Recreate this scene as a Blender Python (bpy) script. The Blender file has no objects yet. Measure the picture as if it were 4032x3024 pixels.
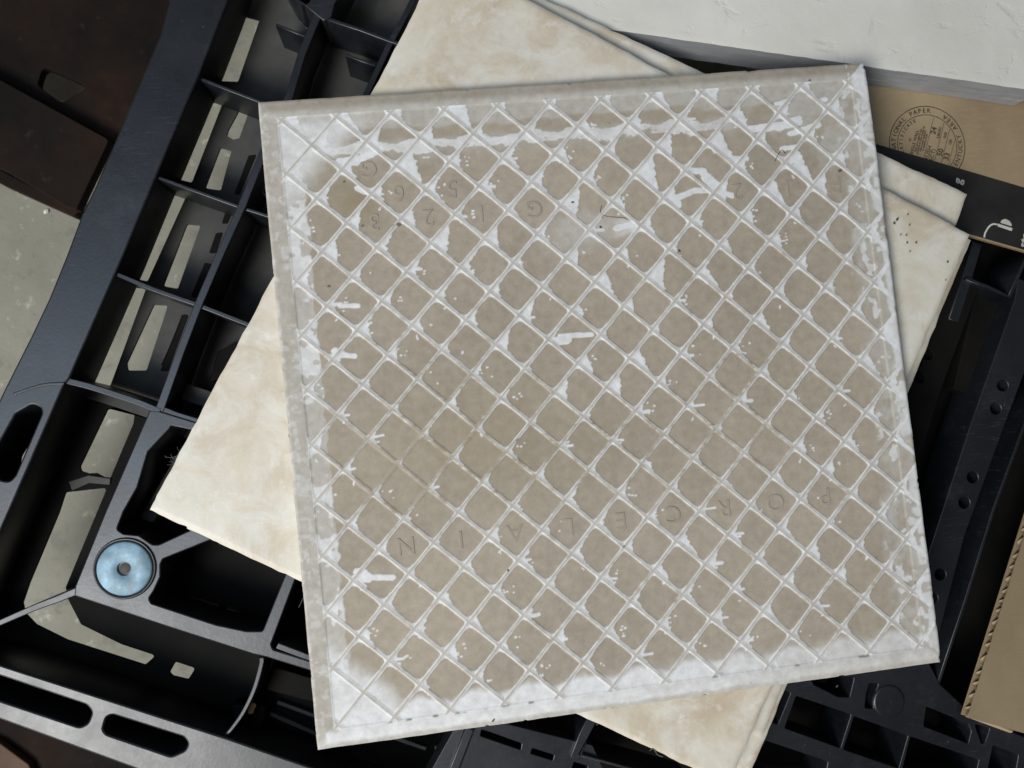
import bpy, bmesh, math, random
import numpy as np
from mathutils import Vector, Matrix
S = bpy.context.scene
COL = S.collection
rnd = random.Random(7)

# ------------------------------------------------------------------ camera
cd = bpy.data.cameras.new("camera"); cam = bpy.data.objects.new("camera", cd); COL.objects.link(cam)
cam.matrix_world = Matrix(((0.990155,0.099627,-0.098324,-0.092477),(-0.104553,0.993442,-0.046276,-0.013177),(0.093069,0.056100,0.994078,0.487111),(0,0,0,1)))
cd.sensor_width = 36.0; cd.lens = 29.12; cd.clip_start = 0.01; cd.clip_end = 50
cd.dof.use_dof = True; cd.dof.focus_distance = 0.445; cd.dof.aperture_fstop = 11.0
S.camera = cam

# ------------------------------------------------------------------ ambient light of the shed
w = bpy.data.worlds.new("World"); S.world = w; w.use_nodes = True
bg = w.node_tree.nodes["Background"]
bg.inputs[0].default_value = (0.95, 0.97, 1.0, 1); bg.inputs[1].default_value = 0.085

# ------------------------------------------------------------------ lamps
def area(name, loc, target, sx, sy, power, colr):
    l = bpy.data.lights.new(name, 'AREA'); l.shape = 'RECTANGLE'; l.size = sx; l.size_y = sy
    l.energy = power; l.color = colr
    o = bpy.data.objects.new(name, l); COL.objects.link(o); o.location = loc
    o.rotation_euler = (Vector(target) - Vector(loc)).to_track_quat('-Z', 'Y').to_euler()
area("door_daylight", (-1.02, -0.64, 1.50), (0, 0, 0), 0.56, 0.56, 32, (1.0, 0.98, 0.935))
area("low_door_opening", (-2.0, -1.1, 0.30), (0, 0, -0.05), 1.3, 0.8, 15, (1.0, 0.985, 0.955))
area("roof_light_panel", (-1.0, -0.03, 2.0), (-0.15, 0, 0), 1.0, 1.05, 12.5, (0.56, 0.75, 1.0))

S.view_settings.view_transform = 'Standard'; S.view_settings.look = 'None'
S.view_settings.exposure = 0.10; S.view_settings.gamma = 1.0
S.render.engine = 'CYCLES'; S.cycles.use_denoising = True; S.cycles.max_bounces = 6

# ------------------------------------------------------------------ helpers
def mm(pts): return [(x * .001, y * .001) for x, y in pts]

def empty(name, loc, label, cat, group=None):
    o = bpy.data.objects.new(name, None); COL.objects.link(o); o.location = loc
    o.empty_display_size = 0.02
    tag(o, label, cat, group); return o

def tag(o, label=None, cat=None, group=None, kind=None):
    if label: o['label'] = label
    if cat: o['category'] = cat
    if group: o['group'] = group
    if kind: o['kind'] = kind
    return o

def link(name, me, mat=None, parent=None, label=None):
    o = bpy.data.objects.new(name, me); COL.objects.link(o)
    if mat: me.materials.clear(); me.materials.append(mat)
    if parent is not None:
        o.parent = parent
        p = parent; off = Vector((0, 0, 0))
        while p: off += p.location; p = p.parent
        o.location = -off                      # meshes are written in world metres
    if label: o['label'] = label
    return o

def fillet(pts, r, n=5):
    """round the corners of a closed outline"""
    out = []; N = len(pts)
    for i in range(N):
        p0, p1, p2 = Vector(pts[i - 1]), Vector(pts[i]), Vector(pts[(i + 1) % N])
        a = p0 - p1; b = p2 - p1
        if a.length < 1e-6 or b.length < 1e-6: continue
        ang = a.angle(b)
        if ang > 2.9: out.append(tuple(p1)); continue
        d = min(r / math.tan(ang / 2), a.length * .45, b.length * .45)
        s = p1 + a.normalized() * d; e = p1 + b.normalized() * d
        for k in range(n + 1):
            t = k / n
            q = s * (1 - t) ** 2 + p1 * 2 * t * (1 - t) + e * t * t
            out.append((q.x, q.y))
    return out

def slab_mesh(name, outline, holes, ztop, depth, bevel=0.0006, bres=2):
    """flat plate with holes and rounded arrises, from an outline at ztop down by depth"""
    cu = bpy.data.curves.new(name, 'CURVE'); cu.dimensions = '2D'; cu.fill_mode = 'BOTH'
    cu.extrude = depth / 2 - bevel; cu.bevel_depth = bevel; cu.bevel_resolution = bres; cu.offset = -bevel
    for pts in [outline] + list(holes):
        sp = cu.splines.new('POLY'); sp.points.add(len(pts) - 1); sp.use_cyclic_u = True
        for q, p in zip(sp.points, pts): q.co = (p[0], p[1], 0, 1)
    o = bpy.data.objects.new(name, cu); COL.objects.link(o)
    dg = bpy.context.evaluated_depsgraph_get()
    me = bpy.data.meshes.new_from_object(o.evaluated_get(dg), depsgraph=dg)
    bpy.data.objects.remove(o); bpy.data.curves.remove(cu)
    me.transform(Matrix.Translation((0, 0, ztop - depth / 2)))
    for p in me.polygons: p.use_smooth = abs(p.normal.z) < .98
    me.name = name
    return me

def plate(name, outline, holes, ztop, depth, mat, parent, r=0.002, hr=None, bevel=0.0006, label=None):
    hr = r if hr is None else hr
    return link(name, slab_mesh(name, fillet(outline, r), [fillet(h, hr) for h in holes], ztop, depth, bevel), mat, parent, label)

def strip(pts, w0, w1=None):
    """outline of a bar of width w along a polyline"""
    w1 = w0 if w1 is None else w1
    L, Rr = [], []
    n = len(pts)
    for i, p in enumerate(pts):
        a = Vector(pts[max(i - 1, 0)]); b = Vector(pts[min(i + 1, n - 1)])
        d = (b - a).normalized(); nn = Vector((-d.y, d.x)); h = (w0 + (w1 - w0) * i / (n - 1)) / 2
        L.append(tuple(Vector(p) + nn * h)); Rr.append(tuple(Vector(p) - nn * h))
    return L + Rr[::-1]

def smooth_curve(pts, n=6):
    """Catmull-Rom through the points"""
    P = [Vector(p) for p in pts]; P = [2 * P[0] - P[1]] + P + [2 * P[-1] - P[-2]]; out = []
    for i in range(1, len(P) - 2):
        for k in range(n):
            t = k / n
            q = 0.5 * ((2 * P[i]) + (P[i + 1] - P[i - 1]) * t + (2 * P[i - 1] - 5 * P[i] + 4 * P[i + 1] - P[i + 2]) * t * t
                       + (-P[i - 1] + 3 * P[i] - 3 * P[i + 1] + P[i + 2]) * t ** 3)
            out.append(tuple(q))
    out.append(tuple(P[-2])); return out

def bar(name, pts, wid, ztop, depth, mat, parent, bevel=0.0005, w1=None):
    return link(name, slab_mesh(name, strip(pts, wid, w1), [], ztop, depth, bevel), mat, parent)

def disc(c, r, n=36): return [(c[0] + r * math.cos(2 * math.pi * k / n), c[1] + r * math.sin(2 * math.pi * k / n)) for k in range(n)]

def lathe(name, c, prof, mat, parent, n=64, label=None):
    """surface of revolution about a vertical axis at c; prof = [(r,z)]"""
    bm = bmesh.new(); rings = []
    for r, z in prof:
        rings.append([bm.verts.new((c[0] + r * math.cos(2 * math.pi * k / n), c[1] + r * math.sin(2 * math.pi * k / n), z)) for k in range(n)])
    for a, b in zip(rings, rings[1:]):
        for k in range(n): bm.faces.new((a[k], a[(k + 1) % n], b[(k + 1) % n], b[k]))
    me = bpy.data.meshes.new(name); bm.normal_update(); bm.to_mesh(me); bm.free()
    for p in me.polygons: p.use_smooth = True
    return link(name, me, mat, parent, label)

def tube(name, pts, r, mat, parent=None, n=6, r1=None):
    bm = bmesh.new(); rings = []
    P = [Vector(p) for p in pts]
    for i, p in enumerate(P):
        d = (P[min(i + 1, len(P) - 1)] - P[max(i - 1, 0)]).normalized()
        u = d.orthogonal().normalized(); v = d.cross(u)
        rr = r if r1 is None else r + (r1 - r) * i / (len(P) - 1)
        rings.append([bm.verts.new(p + (u * math.cos(2 * math.pi * k / n) + v * math.sin(2 * math.pi * k / n)) * rr) for k in range(n)])
    for a, b in zip(rings, rings[1:]):
        for k in range(n): bm.faces.new((a[k], a[(k + 1) % n], b[(k + 1) % n], b[k]))
    bm.faces.new(rings[0][::-1]); bm.faces.new(rings[-1])
    me = bpy.data.meshes.new(name); bm.normal_update(); bm.to_mesh(me); bm.free()
    for p in me.polygons: p.use_smooth = True
    return link(name, me, mat, parent)

def text(name, s, c, size, ang, z, thick, mat, parent, bold=0.0, align='CENTER', bevel=0.0, space=1.0):
    cu = bpy.data.curves.new(name, 'FONT'); cu.body = s; cu.size = size; cu.extrude = thick / 2; cu.offset = bold
    cu.align_x = align; cu.align_y = 'CENTER'; cu.bevel_depth = bevel; cu.resolution_u = 4; cu.space_character = space
    o = bpy.data.objects.new(name, cu); COL.objects.link(o)
    dg = bpy.context.evaluated_depsgraph_get(); dg.update()
    me = bpy.data.meshes.new_from_object(o.evaluated_get(dg), depsgraph=dg)
    bpy.data.objects.remove(o); bpy.data.curves.remove(cu)
    me.transform(Matrix.Translation((c[0], c[1], z)) @ Matrix.Rotation(ang, 4, 'Z'))
    me.name = name
    return link(name, me, mat, parent)

def rock(name, c, s, mat, parent=None, seed=0, label=None, cat=None, group=None):
    bm = bmesh.new(); bmesh.ops.create_icosphere(bm, subdivisions=2, radius=1.0)
    q = random.Random(seed)
    for v in bm.verts: v.co = Vector((v.co.x * s[0], v.co.y * s[1], v.co.z * s[2])) * (0.75 + 0.4 * q.random())
    a = q.random() * 6.28
    bmesh.ops.rotate(bm, verts=bm.verts, cent=(0, 0, 0), matrix=Matrix.Rotation(a, 3, 'Z'))
    me = bpy.data.meshes.new(name); bm.to_mesh(me); bm.free()
    o = link(name, me, mat, parent); o.location = Vector(o.location) + Vector(c)
    if cat: tag(o, label, cat, group)
    return o

# ------------------------------------------------------------------ materials
class NT:
    def __init__(s, name):
        s.m = bpy.data.materials.new(name); s.m.use_nodes = True; s.t = s.m.node_tree
        s.b = s.t.nodes["Principled BSDF"]; s.tc = s.n('ShaderNodeTexCoord')
    def n(s, ty, **kw):
        nd = s.t.nodes.new(ty)
        for k, v in kw.items(): setattr(nd, k, v)
        return nd
    def l(s, a, b): s.t.links.new(a, b)
    def noise(s, scale, detail=4, rough=.55, vec=None, dist=0.0):
        nd = s.n('ShaderNodeTexNoise'); nd.inputs['Scale'].default_value = scale; nd.inputs['Detail'].default_value = detail
        nd.inputs['Roughness'].default_value = rough; nd.inputs['Distortion'].default_value = dist
        s.l(vec if vec else s.tc.outputs['Object'], nd.inputs['Vector']); return nd.outputs['Fac']
    def ramp(s, fac, stops, interp='LINEAR'):
        nd = s.n('ShaderNodeValToRGB'); r = nd.color_ramp; r.interpolation = interp
        while len(r.elements) < len(stops): r.elements.new(0.5)
        for e, (p, c) in zip(r.elements, stops):
            e.position = p; e.color = c if len(c) == 4 else (*c, 1)
        s.l(fac, nd.inputs[0]); return nd.outputs[0]
    def mix(s, fac, a, b, mode='MIX'):
        nd = s.n('ShaderNodeMixRGB', blend_type=mode)
        for v, i in ((fac, 0), (a, 1), (b, 2)):
            if isinstance(v, (int, float)): nd.inputs[i].default_value = v
            elif isinstance(v, tuple): nd.inputs[i].default_value = (*v, 1)
            else: s.l(v, nd.inputs[i])
        return nd.outputs[0]
    def mapping(s, scale, rot=(0, 0, 0)):
        nd = s.n('ShaderNodeMapping'); nd.inputs['Scale'].default_value = scale; nd.inputs['Rotation'].default_value = rot
        s.l(s.tc.outputs['Object'], nd.inputs['Vector']); return nd.outputs[0]
    def attr(s, name):
        nd = s.n('ShaderNodeAttribute'); nd.attribute_name = name; return nd.outputs['Fac']
    def bump(s, h, strength, dist=0.001, prev=None):
        nd = s.n('ShaderNodeBump'); nd.inputs['Strength'].default_value = strength; nd.inputs['Distance'].default_value = dist
        s.l(h, nd.inputs['Height'])
        if prev: s.l(prev, nd.inputs['Normal'])
        return nd.outputs[0]
    def out(s, color=None, rough=None, normal=None, metal=None, spec=None):
        for v, k in ((color, 'Base Color'), (rough, 'Roughness'), (normal, 'Normal'), (metal, 'Metallic'), (spec, 'Specular IOR Level')):
            if v is None: continue
            if isinstance(v, (int, float)): s.b.inputs[k].default_value = v
            elif isinstance(v, tuple): s.b.inputs[k].default_value = (*v, 1)
            else: s.l(v, s.b.inputs[k])
        return s.m

def g(v): return (v, v, v)

def mat_plastic():
    t = NT('black_plastic')
    big = t.noise(14, 4, .6); fine = t.noise(420, 3, .6)
    scr = t.noise(60, 5, .7, t.mapping((1, 14, 1), (0, 0, math.radians(-25))))
    scr2 = t.noise(45, 5, .7, t.mapping((16, 1, 1), (0, 0, math.radians(12))))
    dust = t.ramp(big, [(.42, (0, 0, 0)), (.72, (1, 1, 1))])
    c = t.mix(t.mix(.35, dust, t.ramp(fine, [(.4, (0, 0, 0)), (.7, (1, 1, 1))]), 'MULTIPLY'), (.006, .007, .010), (.015, .017, .022))
    s = t.ramp(scr, [(.57, (0, 0, 0)), (.72, (1, 1, 1))]); s2 = t.ramp(scr2, [(.63, (0, 0, 0)), (.74, (1, 1, 1))])
    mk = t.ramp(t.noise(11, 3, .6), [(.5, (0, 0, 0)), (.68, (1, 1, 1))])
    c = t.mix(t.mix(1.0, t.mix(1.0, s, s2, 'ADD'), mk, 'MULTIPLY'), c, (.05, .054, .068))
    sp = t.noise(190, 3, .8); c = t.mix(t.ramp(sp, [(.70, (0, 0, 0)), (.75, (.7, .7, .7))]), c, (.11, .105, .09))
    sf = t.noise(33, 6, .75); c = t.mix(t.ramp(sf, [(.55, (0, 0, 0)), (.75, (.55, .55, .55))]), c, (.03, .033, .041))
    r = t.ramp(t.noise(30, 5, .7), [(.3, g(.34)), (.7, g(.45))])
    return t.out(c, r, t.bump(fine, .10, .0005), spec=.55)

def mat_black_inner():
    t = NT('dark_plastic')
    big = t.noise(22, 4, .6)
    return t.out(t.ramp(big, [(.35, (.0035, .0033, .003)), (.75, (.009, .008, .007))]), .7, spec=.08)  # pallet plastic with the shade of the wells put into its colour

def mat_lower():
    t = NT('dusty_plastic')
    big = t.noise(18, 5, .6)
    return t.out(t.ramp(big, [(.3, (.03, .03, .029)), (.72, (.095, .092, .083))]), .6, t.bump(t.noise(300), .15, .0005), spec=.15)

def mat_floor():
    t = NT('concrete')
    a = t.noise(9, 6, .65); b = t.noise(70, 5, .7); d = t.noise(260, 3, .7)
    c = t.ramp(a, [(.25, (.185, .176, .138)), (.5, (.235, .225, .18)), (.75, (.30, .287, .235))])
    c = t.mix(t.ramp(b, [(.36, (.6, .6, .6)), (.46, (0, 0, 0))]), c, (.17, .165, .135))
    c = t.mix(t.ramp(b, [(.6, (0, 0, 0)), (.72, (.8, .8, .8))]), c, (.47, .46, .39))
    c = t.mix(t.ramp(d, [(.70, (0, 0, 0)), (.74, (1, 1, 1))]), c, (.09, .085, .07))
    return t.out(c, .8, t.bump(d, .3, .001), spec=.3)

def mat_glaze(seed):
    t = NT('cream_glaze')
    mp = t.n('ShaderNodeMapping'); mp.inputs['Location'].default_value = (seed * 1.7, seed * .9, 0)
    t.l(t.tc.outputs['Object'], mp.inputs['Vector']); v = mp.outputs[0]
    a = t.noise(13, 7, .66, v, .5); b = t.noise(38, 6, .7, v, .6); cc = t.noise(85, 4, .6, v); d = t.noise(300, 4, .7, v)
    c = t.ramp(a, [(.30, (.43, .345, .245)), (.43, (.52, .45, .345)), (.55, (.59, .54, .445)), (.70, (.63, .60, .52))])
    c = t.mix(t.ramp(b, [(.45, (0, 0, 0)), (.66, (.75, .75, .75))]), c, (.66, .645, .59))
    c = t.mix(t.ramp(b, [(.28, (.6, .6, .6)), (.44, (0, 0, 0))]), c, (.50, .43, .30))
    c = t.mix(t.ramp(cc, [(.60, (0, 0, 0)), (.74, (.6, .6, .6))]), c, (.72, .70, .65))
    c = t.mix(t.ramp(d, [(.66, (0, 0, 0)), (.76, (.35, .35, .35))]), c, (.33, .29, .23))
    n1 = t.bump(cc, .25, .0008); n2 = t.bump(d, .22, .0005, n1)
    return t.out(c, .5, n2, spec=.35)

def mat_side():
    t = NT('fired_clay')
    a = t.noise(60, 4)
    return t.out(t.ramp(a, [(.3, (.42, .395, .345)), (.7, (.56, .54, .485))]), .85, t.bump(a, .3, .001), spec=.2)

def mat_white():
    t = NT('white_rough_glaze')
    a = t.noise(11, 6, .6); b = t.noise(42, 5, .6, t.mapping((1, 1.7, 1), (0, 0, .3)), .7); d = t.noise(220, 4, .65)
    c = t.ramp(a, [(.3, (.60, .58, .52)), (.7, (.70, .68, .625))])
    pit = t.ramp(b, [(.30, (0, 0, 0)), (.42, (1, 1, 1))])
    c = t.mix(t.ramp(b, [(.28, (.22, .22, .22)), (.40, (0, 0, 0))]), c, (.55, .53, .48))
    n = t.bump(d, .25, .0006, t.bump(pit, .32, .0010))
    return t.out(c, .6, n, spec=.3)

def mat_grey_side():
    t = NT('grey_tile_body')
    a = t.noise(30, 4, .6, t.mapping((1, 1, 9)))
    return t.out(t.ramp(a, [(.3, (.31, .32, .335)), (.7, (.42, .43, .445))]), .7, spec=.3)

def mat_kraft(name='kraft_board', k=1.0):
    t = NT(name)
    a = t.noise(11, 5, .6, t.mapping((1, .45, 1), (0, 0, .2))); b = t.noise(120, 4, .7, t.mapping((1, 5, 1), (0, 0, .3)))
    c = t.ramp(a, [(.3, (.215 * k, .155 * k, .09 * k)), (.7, (.36 * k, .275 * k, .168 * k))])
    c = t.mix(t.ramp(b, [(.5, (0, 0, 0)), (.8, (.4, .4, .4))]), c, (.40 * k, .31 * k, .2 * k))
    return t.out(c, .75, t.bump(b, .12, .0006), spec=.25)

def mat_flat(name, c, r=.6, spec=.3, var=.25, sc=60):
    t = NT(name); a = t.noise(sc, 4)
    lo = tuple(x * (1 - var) for x in c); hi = tuple(min(1, x * (1 + var)) for x in c)
    return t.out(t.ramp(a, [(.3, lo), (.7, hi)]), r, spec=spec)

def mat_rust():
    t = NT('rusty_steel')
    a = t.noise(14, 6, .65); b = t.noise(90, 5, .7)
    c = t.ramp(a, [(.35, (.005, .0034, .0028)), (.58, (.014, .0075, .005)), (.8, (.04, .018, .009))])
    c = t.mix(t.ramp(b, [(.62, (0, 0, 0)), (.75, (.6, .6, .6))]), c, (.05, .03, .02))
    return t.out(c, .8, t.bump(b, .3, .001), spec=.15)

def mat_zinc():
    t = NT('zinc_plate')
    a = t.noise(90, 5, .6); b = t.noise(240, 4, .6)
    c = t.ramp(a, [(.3, (.12, .19, .23)), (.48, (.19, .30, .37)), (.68, (.27, .42, .54))])
    c = t.mix(t.ramp(b, [(.56, (0, 0, 0)), (.74, (.7, .7, .7))]), c, (.24, .25, .24))
    return t.out(c, t.ramp(b, [(.3, g(.45)), (.7, g(.65))]), t.bump(a, .15, .0006), metal=.12, spec=.4)

def mat_tileback():
    t = NT('biscuit_with_white_powder')
    P = t.attr('powder'); F = t.attr('film'); Y = t.attr('stain'); Dk = t.attr('grime'); Ti = t.attr('tint')
    a = t.noise(14, 5, .6); b = t.noise(230, 4, .65); d = t.noise(900, 2, .6); e = t.noise(420, 3, .7)
    c = t.ramp(a, [(.28, (.285, .241, .186)), (.72, (.392, .335, .262))])
    c = t.mix(t.ramp(Ti, [(0, (.0, .0, .0)), (1, (.22, .22, .22))]), c, (.262, .228, .18))
    c = t.mix(.28, c, t.ramp(b, [(.3, (.2, .17, .13)), (.7, (.44, .40, .33))]))
    c = t.mix(t.ramp(e, [(.66, (0, 0, 0)), (.74, (.45, .45, .45))]), c, (.15, .125, .095))
    c = t.mix(Y, c, (.235, .185, .105))
    film = t.ramp(b, [(.3, (.40, .385, .35)), (.7, (.51, .495, .46))])
    c = t.mix(F, c, film)
    wh = t.ramp(b, [(.3, (.55, .545, .535)), (.7, (.71, .71, .71))])
    c = t.mix(P, c, wh)
    c = t.mix(Dk, c, (.05, .045, .04))
    n = t.bump(d, .15, .0003, t.bump(e, .12, .0005))
    return t.out(c, .85, n, spec=.2)

PL = mat_plastic(); PI = mat_black_inner(); PLOW = mat_lower(); FLOOR = mat_floor(); RUST = mat_rust()
TB = mat_tileback(); SIDE = mat_side(); WHITE = mat_white(); GREY = mat_grey_side(); KRAFT = mat_kraft()
KRAFT2 = mat_kraft('brown_board', .72)
ZINC = mat_zinc()
INK = mat_flat('black_ink', (.018, .017, .016), .5, .35)
STAMP = mat_flat('stamp_ink', (.055, .042, .028), .7, .2)
PAPERWHITE = mat_flat('pale_print', (.52, .50, .44), .6)
WOOD = mat_flat('pale_wood', (.62, .45, .24), .7)
HAIR = mat_flat('dark_hair', (.03, .025, .02), .5)
LINT = mat_flat('grey_lint', (.12, .11, .10), .8)
CRUMB = mat_flat('dark_crumb', (.07, .06, .048), .8)

# ================================================================== SETTING: concrete floor
ZF = -0.150
bm = bmesh.new(); R0 = 3.0; n = 24
vs = [[bm.verts.new((-R0 + 2 * R0 * i / n, -R0 + 2 * R0 * j / n, ZF)) for j in range(n + 1)] for i in range(n + 1)]
for i in range(n):
    for j in range(n): bm.faces.new((vs[i][j], vs[i + 1][j], vs[i + 1][j + 1], vs[i][j + 1]))
me = bpy.data.meshes.new('floor'); bm.to_mesh(me); bm.free()
tag(link('floor', me, FLOOR), kind='structure')

# ================================================================== PLASTIC PALLET (deck top = z 0)
pal = empty('plastic_pallet', (-0.2, -0.1, ZF), 'black plastic pallet with open grid deck under the tiles', 'pallet')
W_DEEP = 0.0365
rim_out = mm([(-213.7,277.8),(-218.7,258.5),(-227.4,233.2),(-244.2,199.3),(-252.2,182.6),(-270.4,146.8),(-279.9,129.5),(-289.7,107.3),(-301.0,83.6),(-312.0,63.5),(-329.1,33.8),(-348.0,-1.6),(-375.0,-52.1),(-406.9,-111.6),(-366.9,-132.9),(-343.7,-145.3),(-276.4,-181.2),(-225.4,-208.1),(-137.3,-254.5),(-128.8,-221.2),(-164.2,-202.4),(-195.5,-186.8),(-224.8,-171.9),(-228.4,-170.2),(-270.6,-150.0),(-341.6,-115.9),(-366.5,-104.1),(-347.7,-65.6),(-330.8,-33.3),(-296.8,33.4),(-293.3,37.5),(-258.5,104.6),(-236.9,148.8),(-207.5,207.9),(-187.4,251.2),(-177.7,273.2)])
slots = [mm([(-349.0,-118.5),(-298.1,-143.8),(-295.4,-147.7),(-298.1,-153.6),(-302.4,-155.3),(-350.0,-131.7),(-363.9,-124.0),(-360.7,-113.4)]),
         mm([(-284.8,-150.9),(-247.9,-168.4),(-245.7,-171.8),(-247.8,-175.6),(-255.4,-177.8),(-288.8,-161.0),(-290.6,-158.2),(-288.1,-151.7)]),
         mm([(-323.1,20.9),(-314.1,25.2),(-309.8,22.9),(-309.6,19.5),(-326.1,-13.2),(-329.5,-16.5),(-333.8,-15.2),(-340.1,-10.1),(-338.3,-2.6),(-332.8,5.8)]),
         mm([(-346.0,-24.9),(-340.2,-29.4),(-357.1,-61.9),(-370.1,-75.5),(-374.7,-72.4),(-363.8,-53.5)])]
plate('rim', rim_out, slots, 0.0, W_DEEP, PL, pal, r=.004, hr=.0045, bevel=.0011)
# corner bracket with the washer seat
cf_out = mm([(-251.9,15.4),(-246.1,14.3),(-225.1,5.2),(-172.7,-19.3),(-157.4,-25.0),(-132.7,-43.8),(-146.7,-79.5),(-159.6,-104.4),(-143.1,-152.6),(-146.3,-157.9),(-177.8,-140.6),(-199.6,-130.7),(-206.6,-128.2),(-250.6,-107.5),(-300.4,-83.5),(-299.5,-78.2),(-280.3,-39.2),(-253.2,12.4)])
cf_h = [mm([(-240.5,5.2),(-228.5,1.3),(-193.4,-17.1),(-184.1,-30.0),(-230.0,-52.3),(-231.9,-53.4),(-252.8,-60.6),(-256.1,-60.2),(-263.1,-54.2),(-271.3,-52.4),(-274.6,-49.5),(-270.3,-40.3),(-261.7,-27.5),(-254.3,-8.1),(-241.4,3.7)]),
        mm([(-251.2,-69.1),(-223.9,-61.4),(-185.9,-49.8),(-174.3,-65.7),(-186.0,-87.7),(-200.4,-115.8),(-209.0,-114.7),(-225.4,-109.0),(-259.5,-92.7),(-260.5,-90.0),(-257.4,-86.0),(-253.3,-78.7),(-252.7,-71.8)]),
        mm([(-180.0,-90.3),(-171.2,-74.0),(-152.7,-86.8),(-168.0,-139.0),(-177.0,-135.2),(-195.4,-126.8),(-196.2,-123.9)])]
plate('corner_bracket', cf_out, cf_h, -.0008, W_DEEP, PL, pal, r=.0012, hr=.0018, bevel=.0008)
# deck ribs
def rib(pts, wid, z=-.0012, dep=W_DEEP - .002, w1=None): bar('rib', pts, wid * .001, z, dep, PL, pal, w1=None if w1 is None else w1 * .001)
rib(mm([(-135.2,242.6),(-141.1,231.1),(-148.5,215.8),(-157.6,191.8),(-173.2,164.0),(-190.6,128.3),(-206.5,99.1),(-219.9,73.0),(-232.2,46.8),(-246.4,14.8)]), 4.6, -.0010)
rib(mm([(-209.3,207.4),(-192.1,199.1),(-174.8,190.7),(-154.2,182.1)]), 2.0, -.004)
rib(mm([(-238.6,150.5),(-213.6,138.8),(-190.7,128.0),(-174.4,121.2),(-160.4,114.9)]), 2.0, -.003)
rib(mm([(-265.3,95.8),(-244.0,84.3),(-219.9,73.0),(-191.8,58.6),(-166.4,48.6)]), 2.6, -.0022)
rib(smooth_curve(mm([(-295.3,36.6),(-283.7,32.3),(-269.1,25.8),(-256.9,20.1),(-245.9,14.0)])), 3.6, -.0009)
rib(mm([(-247.1,15.4),(-237.3,10.2),(-224.9,4.9),(-202.7,-6.7),(-182.7,-15.5)]), 5.2, -.0016)
rib(smooth_curve(mm([(-203.1,-131.1),(-203.1,-134.2),(-208.1,-147.5),(-215.0,-159.4),(-221.8,-167.5),(-226.8,-172.2)])), 2.8, -.0035, w1=2.0)
rib(mm([(-297.9,-80.9),(-310.0,-84.5),(-323.3,-87.9),(-340.0,-93.2),(-354.8,-98.1),(-367.7,-103.0)]), 4.2, -.0030, w1=2.6)
rib(mm([(-133.9,238.6),(-113.2,230.1),(-94.8,221.6),(-64.1,210.0)]), 2.2, -.0016)
rib(mm([(-75.1,253.6),(-86.7,234.2),(-94.8,222.1),(-109.6,195.9),(-122.9,171.6)]), 3.6, -.0018)
rib(mm([(-193.3,-125.1),(-176.8,-133.8),(-142.9,-151.0)]), 3.4, -.0013)
rib(mm([(-172.8,-92.6),(-182.8,-109.2)]), .6, -.02)
plate('deck_node', mm([(-157.4,266.8),(-151.2,252.3),(-143.1,245.7),(-138.7,240.9),(-133.2,235.5),(-128.6,238.1),(-126.3,245.3),(-114.1,264.5)]), [disc(mm([(-143.9,251.0)])[0], .0045)], -.0006, .03, PL, pal, r=.002)
bar('rib', mm([(-162.9,241.2),(-145.0,232.1)]), .0016, -.012, .03, PL, pal)
bar('rib', mm([(-123.1,219.8),(-105.7,211.8)]), .0016, -.012, .03, PL, pal)
# raised line running over the rim
bar('rim_bead', smooth_curve(mm([(-323.6,31.6),(-313.5,34.3),(-304.7,35.5),(-296.0,35.1)])), .0016, .0007, .0020, PL, pal, .0004)

# lower flange of the deck: plate at the foot of the shafts, with slots that show the floor
zl = -.0415
row_out = mm([(-232.9,296.2),(-74.0,287.9),(-105.9,178.2),(-155.3,61.6),(-214.5,-23.4),(-264.8,12.4),(-312.6,34.5),(-278.8,114.0),(-227.6,223.1)])
row_h = [mm([(-188.0,263.2),(-177.2,259.5),(-194.1,220.3),(-207.5,221.8)]), mm([(-215.9,208.1),(-204.4,207.9),(-227.9,157.7),(-239.0,161.5)]),
         mm([(-243.7,151.8),(-232.4,148.5),(-259.7,97.7),(-270.4,101.0)]), mm([(-273.0,95.6),(-261.0,93.1),(-287.0,35.1),(-297.3,37.6),(-299.5,41.8)]),
         mm([(-192.5,205.6),(-186.6,206.1),(-196.4,183.8),(-200.2,183.2),(-204.0,185.9),(-202.5,189.7)]), mm([(-208.4,178.7),(-202.0,176.1),(-210.7,151.3),(-220.0,153.5)]),
         mm([(-232.9,131.6),(-224.8,130.1),(-242.0,91.4),(-250.5,93.9)]), mm([(-257.0,82.8),(-249.0,81.5),(-250.8,76.4),(-264.8,42.4),(-275.8,43.5),(-276.0,47.9)])]
plate('lower_flange', row_out, row_h, zl, .002, PLOW, pal, r=.002, hr=.0014, bevel=.0004)
dark_h = [mm([(-191.5,172.1),(-186.6,172.4),(-199.5,147.3),(-202.5,148.1)]), mm([(-209.0,136.7),(-205.3,135.8),(-208.2,129.8),(-211.9,129.8)]),
          mm([(-215.8,124.2),(-211.5,124.4),(-216.9,111.5),(-221.1,111.9)]), mm([(-224.1,106.2),(-220.3,105.0),(-230.5,84.4),(-234.4,85.6)]),
          mm([(-239.8,75.0),(-236.8,74.1),(-251.9,40.5),(-256.6,41.0)])]
for h in dark_h: plate('slot_dark_or_lip', h, [], zl + .0006, .0011, PI, pal, r=.001, bevel=.0002)  # black plates on the flange stand in for the darkness inside slots
bar('slot_dark_or_lip', mm([(-240.7,74.2),(-248.1,59.1),(-255.8,44.7)]), .0009, zl + .0016, .002, PLOW, pal, .0003)
cor_out = mm([(-401.3,-116.5),(-368.4,-59.8),(-320.6,39.7),(-264.9,12.4),(-192.1,-25.8),(-166.1,-54.9),(-159.8,-171.0),(-165.1,-227.0),(-242.9,-187.8),(-314.0,-155.7)])
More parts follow.
